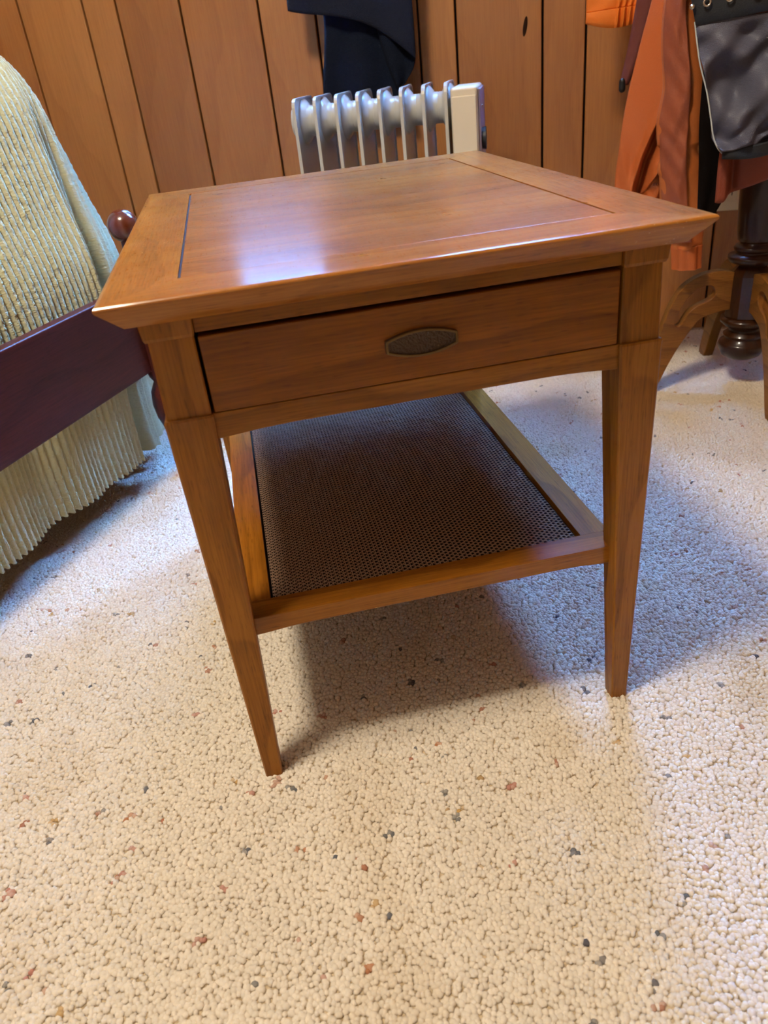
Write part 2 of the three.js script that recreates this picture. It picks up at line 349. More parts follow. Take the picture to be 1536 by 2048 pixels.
// ------------------------------------------------------------------ the end table
const W = 0.4835 / 2, D = 0.6292 / 2, H = 0.53, TOPY = 0.5323;
{
  const t = thing('end_table', 'honey brown wooden end table with one drawer and a woven cane lower shelf', 'table', V3(0, 0, 0));
  const IX = 0.0595, IZ = 0.0575;
  // mitred top rails: one profile swept along each side, ending on the mitre
  const prof = [[0.016, 0.5105], [0.0010, 0.5272], [0.0002, 0.5286], [0, 0.5297], [0.0004, 0.5308], [0.0014, 0.5317], [0.0030, 0.5321], [0.0048, TOPY], [0.0064, TOPY], [0.012, TOPY]];
  const topRail = (side) => {       // 0 front, 1 right, 2 back, 3 left
    const long = side % 2 === 0, pos = [], idx = [];
    const at2 = (s, y, end) => {     // s: distance in from the edge
      const inner = s > 0.5, sx = inner ? IX - 0.0004 : s, sz = inner ? IZ - (long ? 0.0002 : 0) : s;
      const x = W - sx, z = D - sz;
      return { 0: [end * x, y, z], 1: [x, y, -end * z], 2: [-end * x, y, -z], 3: [-x, y, end * z] }[side];
    };
    const P = [...prof, [1, TOPY], [1, 0.5105]];
    // outside profile, inner upright face and underside
    P[0] = [0.016, 0.5105];
    const ring = (end) => P.map(([s, y], i) => (i === 0 ? (() => { const x = W - 0.016, z = D - 0.016; return { 0: [end * x, y, z], 1: [x, y, -end * z], 2: [-end * x, y, -z], 3: [-x, y, end * z] }[side]; })() : at2(s, y, end)));
    const a = ring(-0.9999), b = ring(0.9999), n = P.length;
    const seg = 1;
    for (let k = 0; k <= seg; k++) for (let i = 0; i < n; i++) pos.push(lerp(a[i][0], b[i][0], k / seg), a[i][1], lerp(a[i][2], b[i][2], k / seg));
    for (let i = 0; i < n; i++) { const j = (i + 1) % n; idx.push(i, n + i, j, j, n + i, n + j); }
    for (let i = 1; i < n - 1; i++) { idx.push(0, i, i + 1); idx.push(n, n + i + 1, n + i); }
    let g = geoFrom(pos, idx);
    // make sure it faces outward
    g.computeBoundingBox();
    let vol = 0; const ia = g.index.array, pa = g.attributes.position, A = V3(), B = V3(), C = V3();
    for (let i = 0; i < ia.length; i += 3) { A.fromBufferAttribute(pa, ia[i]); B.fromBufferAttribute(pa, ia[i + 1]); C.fromBufferAttribute(pa, ia[i + 2]); vol += A.dot(B.cross(C)); }
    if (vol < 0) { for (let i = 0; i < ia.length; i += 3) { const q = ia[i]; ia[i] = ia[i + 1]; ia[i + 1] = q; } }
    return grain(toCreasedNormals(g, 0.42), long ? 0 : 2, [side * 0.37, side * 0.093]);
  };
  for (let s = 0; s < 4; s++) mesh('top_rail', topRail(s), M.rail, t);
  const gx = 0.0016, gz = 0.0005;     // the side joints are open V grooves, the front and back ones tight
  mesh('top_panel', grain(at(rbox((W - IX - gx) * 2, 0.0155, (D - IZ - gz) * 2, 0.0008), 0, TOPY - 0.00775 - 0.0001, 0), 0, [0.2, 0.12]), M.top, t);
  mesh('top_core', at(new THREE.BoxGeometry((W - 0.02) * 2, 0.006, (D - 0.02) * 2), 0, 0.5137, 0), M.joint, t);
  for (const s of [-1, 1]) mesh('groove', at(new THREE.BoxGeometry(0.003, 0.010, (D - IZ) * 2), s * (W - IX - 0.0006), TOPY - 0.0068, 0), M.joint, t);
  // legs: tapered shaft under a square block and a slightly wider cap
  for (const sx of [-1, 1]) for (const sz of [1, -1]) {
    const lim = (o, i, s) => (s > 0 ? [i, o] : [-o, -i]);
    const sec = (y, xo, xi, zo, zi, c) => { const [x0, x1] = lim(xo, xi, sx), [z0, z1] = lim(zo, zi, sz); return { y, x0, x1, z0, z1, c }; };
    const leg = mesh('leg', grain(prism([sec(0, 0.2098, 0.1922, 0.2873, 0.2697, 0.001), sec(0.004, 0.2102, 0.1918, 0.2877, 0.2693, 0.0015), sec(0.42, 0.2171, 0.1774, 0.2893, 0.2495, 0.0018), sec(0.4262, 0.2174, 0.1771, 0.2896, 0.2492, 0.0018), sec(0.428, 0.2165, 0.1776, 0.2888, 0.2497, 0.0018)]), 1, [sx * 0.3 + sz * 0.17, sx * 0.06 + sz * 0.11]), M.table, t);
    mesh('leg_block', grain(prism([sec(0.4275, 0.2149, 0.1785, 0.2862, 0.2500, 0.0012), sec(0.494, 0.2138, 0.1785, 0.2852, 0.2500, 0.0012)]), 1, [sx * 0.2, 0.1 * sz]), M.table, leg);
    mesh('leg_cap', grain(prism([sec(0.4938, 0.2158, 0.1782, 0.2872, 0.2495, 0.0012), sec(0.4965, 0.2168, 0.1775, 0.2884, 0.2490, 0.0012), sec(0.5112, 0.2180, 0.1768, 0.2894, 0.2488, 0.0012)]), 1, [sx * 0.25, 0.07 * sz]), M.table, leg);
  }
  // rails round the drawer; the lower one is arched underneath
  mesh('upper_rail', grain(at(rbox(0.354, 0.0155, 0.030, 0.001), 0, 0.5035, 0.2694), 0, [0.6, 0.03]), M.table, t);
  const arch = new THREE.Shape(); arch.moveTo(-0.1775, 0.4268); arch.lineTo(0.1775, 0.4268); arch.lineTo(0.1775, 0.4055); arch.bezierCurveTo(0.165, 0.4060, 0.15, 0.4085, 0.11, 0.4092); arch.lineTo(-0.11, 0.4092); arch.bezierCurveTo(-0.15, 0.4085, -0.165, 0.4060, -0.1775, 0.4055);
  const archGeo = (depth) => new THREE.ExtrudeGeometry(arch, { depth, bevelEnabled: true, bevelSize: 0.0008, bevelThickness: 0.0008, bevelSegments: 2, curveSegments: 16 });
  mesh('lower_rail', grain(at(archGeo(0.026), 0, 0, 0.2582), 0, [0.9, 0.05]), M.table, t);
  const sideGeo = (s) => at(rbox(0.018, 0.1045, 0.50, 0.001), s * 0.2035, 0.459, 0);
  for (const s of [-1, 1]) mesh('side_apron', grain(sideGeo(s), 2, [0.3 * s, 0.14]), M.table, t);
  mesh('back_apron', grain(at(rbox(0.356, 0.1045, 0.018, 0.001), 0, 0.459, -0.275), 0, [0.1, 0.2]), M.table, t);
  mesh('carcase_bottom', grain(at(new THREE.BoxGeometry(0.39, 0.008, 0.52), 0, 0.4135, -0.005), 0), M.drawer, t);
  // drawer
  const dr = mesh('drawer', grain(at(rbox(0.3515, 0.0640, 0.022, 0.0012), 0, 0.4603, 0.2742), 0, [0.42, 0.31]), M.drawer, t);
  mesh('drawer_box', at(new THREE.BoxGeometry(0.335, 0.05, 0.45), 0, 0.457, 0.035), M.joint, dr);
  const oval = (k) => { const s = new THREE.Shape(), a = 0.0298 - (1 - k) * 0.0105, e = 0.0048 - (1 - k) * 0.008, m = 0.0108 - (1 - k) * 0.0105; s.moveTo(-a, -e); s.quadraticCurveTo(0, e - 2 * m, a, -e); s.quadraticCurveTo(a * 1.02, 0, a, e); s.quadraticCurveTo(0, 2 * m - e, -a, e); s.quadraticCurveTo(-a * 1.02, 0, -a, -e); return s; };
  const rim = oval(1); rim.holes.push(oval(0.90));
  const HX = 0.0012, HY = 0.4598;
  const rimMesh = mesh('handle_rim', at(new THREE.ExtrudeGeometry(rim, { depth: 0.0042, bevelEnabled: true, bevelSize: 0.0006, bevelThickness: 0.0008, bevelSegments: 3, curveSegments: 20 }), HX, HY, 0.285), M.brassRim, dr);
  rimMesh.userData.label = 'brass handle rim';
  const plate = new THREE.ExtrudeGeometry(oval(0.9), { depth: 0.0028, bevelEnabled: true, bevelSize: 0.0004, bevelThickness: 0.0006, bevelSegments: 2, curveSegments: 20 });
  mesh('handle_plate', grain(at(plate, HX, HY, 0.285), 0), M.bronze, dr).userData.label = 'hammered bronze handle plate';
  // lower shelf: four rails round a woven cane panel
  const SY = 0.2067, TH = 0.0175;
  const shelf = mesh('shelf', at(new THREE.BoxGeometry(0.340, 0.004, 0.50), 0, SY - 0.0105, 0), M.caneBack, t);
  const sarch = new THREE.Shape(); sarch.moveTo(-0.1905, 0); sarch.lineTo(0.1905, 0); sarch.lineTo(0.1905, -TH - 0.0018); sarch.bezierCurveTo(0.165, -TH - 0.0015, 0.16, -TH + 0.001, 0.13, -TH + 0.0012); sarch.lineTo(-0.13, -TH + 0.0012); sarch.bezierCurveTo(-0.16, -TH + 0.001, -0.165, -TH - 0.0015, -0.1905, -TH - 0.0018);
  for (const s of [1, -1]) mesh('shelf_rail', grain(at(new THREE.ExtrudeGeometry(sarch, { depth: 0.0282, bevelEnabled: true, bevelSize: 0.0006, bevelThickness: 0.0006, bevelSegments: 2, curveSegments: 12 }), 0, SY - 0.0006, s > 0 ? 0.2452 : -0.2734), 0, [0.5 * s, 0.22]), M.shelfRail, shelf);
  for (const s of [1, -1]) mesh('shelf_rail', grain(at(rbox(0.031, TH, 0.4898, 0.0006), s * 0.1818, SY - TH / 2, 0), 2, [0.7 * s, 0.13]), M.shelfRail, shelf);
  // cane: warps along z, wefts along x, over and under each other
  const cane = [], xs = 0.328, zs = 0.487, px = 0.0044, pz = 0.0029, nx = Math.floor(xs / px), nz = Math.floor(zs / pz), yb = SY - 0.0062;
  const strand = (n, len, pitch, fixed, alongX, wide, amp, phase, out) => {
    const steps = n * 2, pos = out.pos, idx = out.idx, b0 = pos.length / 3, jit = (hash(Math.round(fixed * 1e5), alongX ? 1 : 2, 3) - 0.5) * 0.0003;
    for (let k = 0; k <= steps; k++) {
      const s = k / steps * len - len / 2, y = yb + amp * Math.cos(Math.PI * (k / 2) - Math.PI / 2 + phase), f = fixed + jit + 0.00012 * Math.sin(k * 0.37 + fixed * 900);
      for (const [o, h] of [[-wide, -0.0003], [-wide * 0.55, 0.00035], [wide * 0.55, 0.00035], [wide, -0.0003]]) alongX ? pos.push(s, y + h, f - o) : pos.push(f + o, y + h, s);
    }
    for (let k = 0; k < steps; k++) for (let i = 0; i < 3; i++) { const a = b0 + k * 4 + i; alongX ? idx.push(a, a + 4, a + 1, a + 1, a + 4, a + 5) : idx.push(a, a + 4, a + 1, a + 1, a + 4, a + 5); }
  };
  const wf = { pos: [], idx: [] };
  for (let j = 0; j < nz; j++) strand(nx, xs, px, (j + 0.5) * pz - zs / 2, true, 0.00060, 0.0010, j % 2 ? Math.PI : 0, wf);
  for (let i = 0; i < nx; i++) strand(nz, zs, pz, (i + 0.5) * px - xs / 2, false, 0.00055, 0.0005, i % 2 ? 0 : Math.PI, wf);
  const cg = geoFrom(wf.pos, wf.idx);
  const cm = mesh('cane_weave', cg, M.cane, shelf); cm.userData = { kind: 'stuff', label: 'dark brown woven cane panel' };
}

// ------------------------------------------------------------------ oil radiator behind the table
{
  const RY = 0.61, fins = 8, pitch = 0.0437, r0 = -0.286, dep = 0.15;
  const t = thing('radiator', 'white oil filled radiator with upright fins standing behind the table', 'heater', rw(r0, 0, 0.8 + dep / 2), -PHI);
  const outline = (k) => { const s = new THREE.Shape(), z = dep / 2 - k, y0 = 0.075 + k, y1 = RY - k, r = 0.022; s.moveTo(-z + r, y0); s.lineTo(z - r, y0); s.quadraticCurveTo(z, y0, z, y0 + r); s.lineTo(z, y1 - r); s.quadraticCurveTo(z, y1, z - r, y1); s.lineTo(-z + r, y1); s.quadraticCurveTo(-z, y1, -z, y1 - r); s.lineTo(-z, y0 + r); s.quadraticCurveTo(-z, y0, -z + r, y0); return s; };
  const finGeo = (() => {
    const parts = [];
    const web = new THREE.ExtrudeGeometry(outline(0.001), { depth: 0.0016, bevelEnabled: false, curveSegments: 6 }); web.translate(0, 0, -0.0008); parts.push(web);
    const rs = outline(0); rs.holes.push(outline(0.0026));
    const rimG = new THREE.ExtrudeGeometry(rs, { depth: 0.0054, bevelEnabled: true, bevelSize: 0.0007, bevelThickness: 0.0007, bevelSegments: 2, curveSegments: 6 }); rimG.translate(0, 0, -0.0027); parts.push(rimG);
    for (let k = -2; k <= 2; k++) { const rib = new THREE.CapsuleGeometry(0.0085, 0.30, 4, 10); rib.scale(1, 1, 0.42); rib.translate(k * 0.0235, 0.29, 0); parts.push(rib); }
    for (const y of [0.565, 0.135]) {                                   // flared hubs that carry the oil from fin to fin
      const pr = []; for (const [x, r] of [[-pitch / 2, 0.029], [-pitch / 2 + 0.001, 0.0305], [-0.014, 0.0305], [-0.011, 0.036], [-0.005, 0.043], [0, 0.046], [0.005, 0.043], [0.011, 0.036], [0.014, 0.0305], [pitch / 2 - 0.001, 0.0305], [pitch / 2, 0.029]]) pr.push(new THREE.Vector2(r, x));
      const hub = new THREE.LatheGeometry(pr, 28); hub.rotateX(Math.PI / 2); hub.scale(1, 0.95, 1); hub.translate(0, y, 0); parts.push(hub);
    }
    const all = parts.map((g) => { const q = g.index ? g.toNonIndexed() : g; for (const n of Object.keys(q.attributes)) if (!['position', 'normal', 'uv'].includes(n)) q.deleteAttribute(n); return q; });
    const g = mergeGeometries(all); g.rotateY(Math.PI / 2); return g;
  })();
  for (let i = 0; i < fins; i++) mesh('fin', finGeo, M.enamel, t).position.x = i * pitch;
  const cx = (fins - 1) * pitch + 0.007;
  const box = mesh('control_box', at(rbox(0.052, 0.53, dep - 0.004, 0.006, 3), cx + 0.028, 0.335, 0.001), M.enamelCover, t);
  mesh('front_cover', at(rbox(0.047, 0.50, 0.004, 0.002, 2), cx + 0.028, 0.335, dep / 2 - 0.0005), M.enamelCover, box);
  const sp = mesh('side_panel', at(rbox(0.006, 0.52, dep - 0.02, 0.003, 2), cx + 0.0555, 0.335, -0.002), M.plum, box); sp.userData.label = 'greyish side panel';
  const kn = new THREE.CylinderGeometry(0.019, 0.021, 0.011, 28); kn.rotateZ(Math.PI / 2);
  for (const y of [0.505, 0.44]) mesh('knob', at(kn.clone(), cx + 0.061, y, 0.035), M.black, box);
  mesh('indicator', at(new THREE.SphereGeometry(0.003, 12, 8), cx + 0.0588, 0.562, 0.03), M.steel, box);
  for (const x of [0.02, (fins - 1) * pitch - 0.02]) {
    const foot = mesh('foot_bracket', at(rbox(0.03, 0.012, 0.2, 0.004), x, 0.066, 0), M.black, t);
    for (const s of [-1, 1]) { const wg = new THREE.CylinderGeometry(0.025, 0.025, 0.018, 24); wg.rotateZ(Math.PI / 2); mesh('wheel', at(wg, x, 0.031, s * 0.085), M.black, foot); mesh('wheel_fork', at(rbox(0.022, 0.03, 0.012, 0.003), x, 0.05, s * 0.085), M.black, foot); }
  }
}
// ------------------------------------------------------------------ bed: rail, turned post, mattress under a chenille spread
const bedAt = (r, y, d) => rw(r, y, d, BED);
{
  const t = thing('bed', 'dark mahogany bed with a plain side rail and a ball topped post', 'bed', bedAt(-0.53, 0, 0.302), -BED);
  // local x = across the bed (to the right), z towards the viewer along the rail
  mesh('side_rail', grain(at(rbox(0.022, 0.151, 1.72, 0.003, 3), -0.012, 0.2945, 0.862), 2, [0, 0.3]), M.mahogany, t);
  const pts = [[0.001, 0.002], [0.014, 0.002], [0.019, 0.03], [0.016, 0.06], [0.014, 0.085], [0.02, 0.1], [0.028, 0.125], [0.031, 0.15], [0.028, 0.175], [0.018, 0.195], [0.024, 0.205], [0.026, 0.215], [0.026, 0.385], [0.022, 0.395], [0.014, 0.405], [0.018, 0.412], [0.018, 0.418], [0.011, 0.428], [0.011, 0.445], [0.001, 0.446]];
  mesh('post', new THREE.LatheGeometry(pts.map(([a, b]) => new THREE.Vector2(a, b)), 40), M.mahogany, t);
  mesh('ball_finial', at(new THREE.SphereGeometry(0.0262, 48, 32), 0, 0.467, 0), M.ball, t).userData.label = 'glossy red brown ball finial';
  mesh('mattress', at(rbox(0.84, 0.44, 1.70, 0.09, 4), -0.62, 0.43, 0.96), M.plaster, t);
}
{
  const s = thing('bedspread', 'pale sage chenille bedspread with tufted ribs draped over the bed', 'bedspread', bedAt(-0.60, 0, 0.26), -BED);
  // plan outline of the mattress edge: along the side towards the back wall (-z), round the corner, along the foot end (-x)
  const RAD = 0.085, LONG = 0.72, END = 0.5;
  const pathLen = LONG + RAD * Math.PI / 2 + END;
  const path = (u) => {
    if (u < LONG) return { x: 0, z: LONG - u + 0.0, nx: 1, nz: 0, c: 0 };
    const a = (u - LONG) / RAD;
    if (a < Math.PI / 2) return { x: -RAD + RAD * Math.cos(a), z: -RAD * Math.sin(a), nx: Math.cos(a), nz: -Math.sin(a), c: Math.sin(a * 2) };
    return { x: -RAD - (u - LONG - RAD * Math.PI / 2), z: -RAD, nx: 0, nz: -1, c: 0 };
  };
  // profile from the middle of the mattress top over the edge down to the hem: [out, y]
  const prof = line([[-0.30, 0.752], [-0.18, 0.756], [-0.098, 0.750], [-0.050, 0.722], [-0.020, 0.668], [-0.004, 0.590], [0.010, 0.51], [0.026, 0.43], [0.030, 0.36], [0.026, 0.28], [0.022, 0.2], [0.020, 0.12], [0.022, 0.062]]);
  const U = 880, Vn = 400, pos = [], idx = [], rib = 0.0126, nrm = [], uvs = [];
  const flare = (u) => Math.exp(-Math.pow((u - LONG - 0.045) / 0.06, 2));     // spare cloth gathers into deep folds at the corner
  for (let j = 0; j <= Vn; j++) {
    const t = j / Vn, p = prof(t), p2 = prof(Math.min(1, t + 0.01)), p1 = prof(Math.max(0, t - 0.01));
    const tl = Math.hypot(p2.x - p1.x, p2.y - p1.y) || 1, no = -(p2.y - p1.y) / tl, ny = (p2.x - p1.x) / tl;      // outward normal of the profile
    for (let i = 0; i <= U; i++) {
      const u = i / U * pathLen, k = path(u), low = smooth(0.28, 0.95, t);
      const wob = 0.004 * fbm(u * 5 + 3, t * 4, 997, 997, 5, 2);
      const fold = low * (0.010 * Math.sin(u * 21 + 0.6 + t) + 0.007 * Math.sin(u * 47 + 2 * t) * smooth(0.2, 1, t)) * 0.9;
      const bump = (c, w) => Math.exp(-Math.pow((u - LONG - c) / w, 2));
      const corner = smooth(0.22, 0.75, t) * (0.010 * bump(-0.02, 0.016) - 0.05 * bump(0.022, 0.02) + 0.012 * bump(0.05, 0.010) - 0.014 * bump(0.068, 0.010) + 0.034 * bump(0.098, 0.017) - 0.016 * bump(0.135, 0.014) + 0.02 * bump(0.175, 0.02));
      const ph = (u + wob) / rib, w = Math.abs(((ph % 1) + 1) % 1 - 0.5) * 2;           // 0 in the middle of a rib
      const tuft = smooth(0.70, 0.34, w), bead = 0.5 + 0.5 * vnoise(Math.floor(ph) * 3.7 + w * 2, t * 190, 4096, 4096, 12) + 0.3 * vnoise(u * 500, t * 300, 4096, 4096, 14);
      const lift = tuft * (0.0036 + 0.0019 * bead) * (0.85 + 0.25 * vnoise(Math.floor(ph) + 0.5, t * 4, 4096, 4096, 21)) - 0.0012 * Math.max(0, w - 0.7) / 0.3, out = p.x + fold + corner + no * lift;
      const y = p.y + ny * lift + (t > 0.985 ? 0 : 0) - (j === Vn ? 0.003 * tuft : 0) - 0.016 * flare(u) * smooth(0.9, 1, t);
      const inset = out < 0 ? Math.max(out, -0.30) : out, cs = k.c;
      // near the corner the top rounds off towards the middle of the mattress
      let x = k.x + k.nx * inset, z = k.z + k.nz * inset;
      pos.push(x, y - 0.004 * cs * (1 - t), z); uvs.push(u, t);
    }
  }
  const n = U + 1;
  for (let j = 0; j < Vn; j++) for (let i = 0; i < U; i++) { const a = j * n + i; idx.push(a, a + n, a + 1, a + 1, a + n, a + n + 1); }
  const g = geoFrom(pos, idx, uvs);
  mesh('spread_cloth', g, M.chenille, s);
}
// ------------------------------------------------------------------ coat rack
const RACK = { r: 0.603, d: 0.741 };
{
  const p = rw(RACK.r, 0, RACK.d);
  const t = thing('coat_rack', 'dark turned wooden coat rack on four curved slotted legs', 'coat rack', p);
  const lathe = (pts, seg = 44, k = 1.36) => new THREE.LatheGeometry(pts.map(([a, b]) => new THREE.Vector2(a * k, b)), seg);
  mesh('base_finial', grain(lathe([[0.001, 0.062], [0.018, 0.063], [0.027, 0.070], [0.031, 0.080], [0.034, 0.090], [0.032, 0.098], [0.024, 0.104], [0.027, 0.109], [0.028, 0.113], [0.022, 0.119], [0.020, 0.124], [0.027, 0.130], [0.034, 0.138], [0.034, 0.146], [0.024, 0.152], [0.001, 0.153]]), 1), M.rackDark, t);
  const oct = lathe([[0.001, 0.150], [0.0305, 0.151], [0.0305, 0.232], [0.019, 0.249], [0.001, 0.25]], 8); oct.rotateY(Math.PI / 8 + 0.22);
  const og = oct.toNonIndexed(); og.computeVertexNormals();
  mesh('leg_hub', grain(og, 1), M.rackDark, t);
  mesh('collar_rings', grain(lathe([[0.018, 0.247], [0.021, 0.252], [0.031, 0.256], [0.0345, 0.262], [0.034, 0.268], [0.026, 0.273], [0.024, 0.275], [0.027, 0.278], [0.028, 0.282], [0.026, 0.286], [0.021, 0.290], [0.021, 0.294]]), 1), M.rackDark, t);
  mesh('post', grain(lathe([[0.021, 0.292], [0.0245, 0.297], [0.026, 0.31], [0.0285, 0.36], [0.031, 0.45], [0.031, 0.62], [0.024, 0.70], [0.020, 0.72], [0.028, 0.74], [0.02, 0.76], [0.022, 0.9], [0.026, 1.2], [0.022, 1.5], [0.03, 1.53], [0.02, 1.55], [0.024, 1.6], [0.03, 1.64], [0.02, 1.68], [0.001, 1.69]]), 1), M.rackDark, t);
  const leg = new THREE.Shape();
  leg.moveTo(0.024, 0.238); leg.bezierCurveTo(0.05, 0.248, 0.092, 0.242, 0.118, 0.216); leg.bezierCurveTo(0.142, 0.188, 0.150, 0.14, 0.160, 0.110); leg.bezierCurveTo(0.168, 0.075, 0.182, 0.035, 0.190, 0.012); leg.quadraticCurveTo(0.192, 0, 0.182, 0); leg.lineTo(0.166, 0); leg.bezierCurveTo(0.158, 0.004, 0.148, 0.032, 0.139, 0.054); leg.bezierCurveTo(0.122, 0.094, 0.100, 0.128, 0.086, 0.147); leg.bezierCurveTo(0.076, 0.160, 0.054, 0.162, 0.040, 0.166); leg.lineTo(0.024, 0.168);
  const slot = new THREE.Path(); slot.moveTo(0.054, 0.210); slot.bezierCurveTo(0.047, 0.194, 0.064, 0.185, 0.078, 0.181); slot.bezierCurveTo(0.098, 0.174, 0.105, 0.163, 0.112, 0.146); slot.bezierCurveTo(0.118, 0.134, 0.132, 0.140, 0.129, 0.153); slot.bezierCurveTo(0.123, 0.178, 0.108, 0.202, 0.092, 0.213); slot.bezierCurveTo(0.076, 0.223, 0.060, 0.222, 0.054, 0.210);
  leg.holes.push(slot);
  const lg = new THREE.ExtrudeGeometry(leg, { depth: 0.017, bevelEnabled: true, bevelSize: 0.0018, bevelThickness: 0.002, bevelSegments: 3, curveSegments: 18 }); lg.translate(0.014, 0, -0.0085);
  const lgg = grain(lg, 0);
  const a0 = Math.atan2(0.045, -0.20);            // bearing of the leg that points left of the viewer
  for (let i = 0; i < 4; i++) mesh('leg', lgg, M.rackLeg, t).rotation.y = a0 + i * Math.PI / 2;
  for (let i = 0; i < 6; i++) {
    const a = i / 6 * Math.PI * 2 + 0.4, c = new THREE.CatmullRomCurve3([V3(0.015, 1.40, 0), V3(0.06, 1.42, 0), V3(0.10, 1.45, 0), V3(0.115, 1.50, 0)]);
    const pg = new THREE.TubeGeometry(c, 14, 0.009, 10); const peg = mesh('peg', pg, M.rackDark, t); peg.rotation.y = a;
    mesh('peg_tip', at(new THREE.SphereGeometry(0.014, 16, 12), 0.115, 1.505, 0), M.rackDark, peg);
  }
}
// ------------------------------------------------------------------ garments: local x = r, y = up, z towards the room; group sits at the bottom of the garment
function garment(name, label, category, r, y, d) { return thing(name, label, category, rw(r, y, d), -PHI); }
const rel = (pts, r, y) => pts.map(([a, b, c]) => [a - r, b - y, c ?? 0]);
{ // bright orange garment hanging by the wall, its elastic hem showing
  const r = 0.33, y = 0.66, t = garment('orange_jacket', 'bright orange garment with gathered elastic hem hanging left of the rust jacket', 'jacket', r, y, 0.93);
  const gather = (u, k) => 0.012 * Math.sin(u * Math.PI) + (u > 0.5 ? 0.004 * Math.sin(u * 62) * k : 0.002 * Math.sin(u * 9));
  const L = rel([[0.33, 1.38, -0.04], [0.292, 1.0], [0.285, 0.72], [0.285, 0.696]], r, y), R = rel([[0.47, 1.4, 0.1], [0.43, 1.0], [0.40, 0.72], [0.395, 0.70]], r, y);
  mesh('body', sheet(L, R, 90, 60, (u, v) => gather(u, smooth(0.7, 1, v)) + 0.01 * Math.sin(u * 11 + v * 3) * (1 - v), 0.006), M.orange, t);
  mesh('hem_band', sheet(rel([[0.285, 0.697], [0.2845, 0.679]], r, y), rel([[0.395, 0.70], [0.392, 0.675]], r, y), 90, 12, (u, v) => gather(u, 1) * 1.25 + 0.002 + 0.002 * Math.sin(v * 3.1), 0.007, (u) => 0.010 * Math.sin(u * Math.PI)), M.orange, t);
}
{ // rust jacket: body behind, sleeve with a darker strip in front
  const r = 0.42, y = 0.26, t = garment('rust_jacket', 'long rust orange jacket hanging on the rack with its sleeve in front', 'jacket', r, y, 0.72);
  mesh('lining_and_shade', sheet(rel([[0.45, 1.40, 0], [0.39, 0.95, -0.06], [0.365, 0.706, -0.075], [0.355, 0.64, -0.075], [0.342, 0.575, -0.075]], r, y), rel([[0.47, 1.40, 0], [0.43, 0.95, -0.06], [0.40, 0.706, -0.07], [0.385, 0.64, -0.07], [0.358, 0.575, -0.07]], r, y), 16, 50, (u) => 0.006 * Math.sin(u * 3.1), 0.006), M.maroon, t);
  mesh('toggle', at(new THREE.CapsuleGeometry(0.006, 0.012, 4, 10), 0.347 - r, 0.575 - y, -0.068), M.black, t);
  const valley = (u, c, w) => Math.exp(-Math.pow((u - c) / w, 2));
  const creases = (u, v) => 0.022 * Math.sin(u * Math.PI) + 0.007 * Math.sin(u * 7.5 - v * 6.5) * smooth(0.25, 0.6, v)
    - 0.034 * valley(u, lerp(1.15, 0.40, smooth(0.20, 0.80, v)), 0.06 + 0.03 * v) * smooth(0.2, 0.3, v) + 0.012 * valley(u, lerp(1.0, 0.25, smooth(0.20, 0.80, v)), 0.06) * smooth(0.2, 0.3, v)
    - 0.022 * valley(u, lerp(1.25, 0.62, smooth(0.40, 0.92, v)), 0.05) * smooth(0.4, 0.5, v) + 0.009 * valley(u, lerp(0.9, 0.2, smooth(0.55, 0.9, v)), 0.03) * smooth(0.5, 0.6, v) + 0.003 * Math.sin(u * 27 - v * 42 + 1.7) * smooth(0.5, 0.8, v) + 0.003 * Math.sin(v * 70 + u * 14) * smooth(0.35, 0.6, u) * smooth(0.5, 0.7, v);
  mesh('body', sheet(rel([[0.47, 1.42, 0.02], [0.43, 1.0, -0.02], [0.388, 0.715, -0.03], [0.372, 0.645, -0.03], [0.352, 0.55, -0.03], [0.343, 0.475, -0.03], [0.338, 0.40, -0.03], [0.346, 0.34, -0.03], [0.36, 0.30, -0.03]], r, y), rel([[0.52, 1.42, 0.05], [0.49, 1.0, 0], [0.455, 0.715, -0.015], [0.455, 0.645, -0.02], [0.455, 0.55, -0.02], [0.45, 0.475, -0.02], [0.45, 0.40, -0.02], [0.455, 0.34, -0.02], [0.46, 0.30, -0.02]], r, y), 120, 160, creases, 0.006), M.rust, t);
  {   // faint stitched lettering low on the body, laid on the cloth
    const body = t.children[t.children.length - 1], q = body.geometry.attributes.position, zAt = (x, y) => { let best = 1e9, z = 0; for (let i = 0; i < q.count / 2; i++) { const e = Math.hypot(q.getX(i) - x, q.getY(i) - y); if (e < best) { best = e; z = q.getZ(i); } } return z; };
    const font = await new FontLoader().loadAsync('fonts/droid/droid_sans_regular.typeface.json');
    const parts = [];
    [...'moun'].forEach((ch, i) => { const g = new TextGeometry(ch, { font, size: 0.0062, depth: 0.0008, curveSegments: 3 }), x = 0.404 - r + i * 0.0062, y0 = 0.409 - y; g.translate(x, y0, Math.max(zAt(x, y0), zAt(x + 0.005, y0 + 0.006)) + 0.0006); parts.push(g); });
    mesh('lettering', mergeGeometries(parts), M.maroon, body).userData.label = 'small dark stitched lettering';
  }
  const wr = (a, k) => 0.05 * Math.sin(a * 3 + k * 9) * smooth(0.3, 0.6, k) + 0.035 * Math.sin(a * 5 - k * 26) * smooth(0.4, 0.75, k) + 0.03 * Math.sin(k * 60 + Math.sin(a * 2) * 2) * smooth(0.55, 0.9, k);
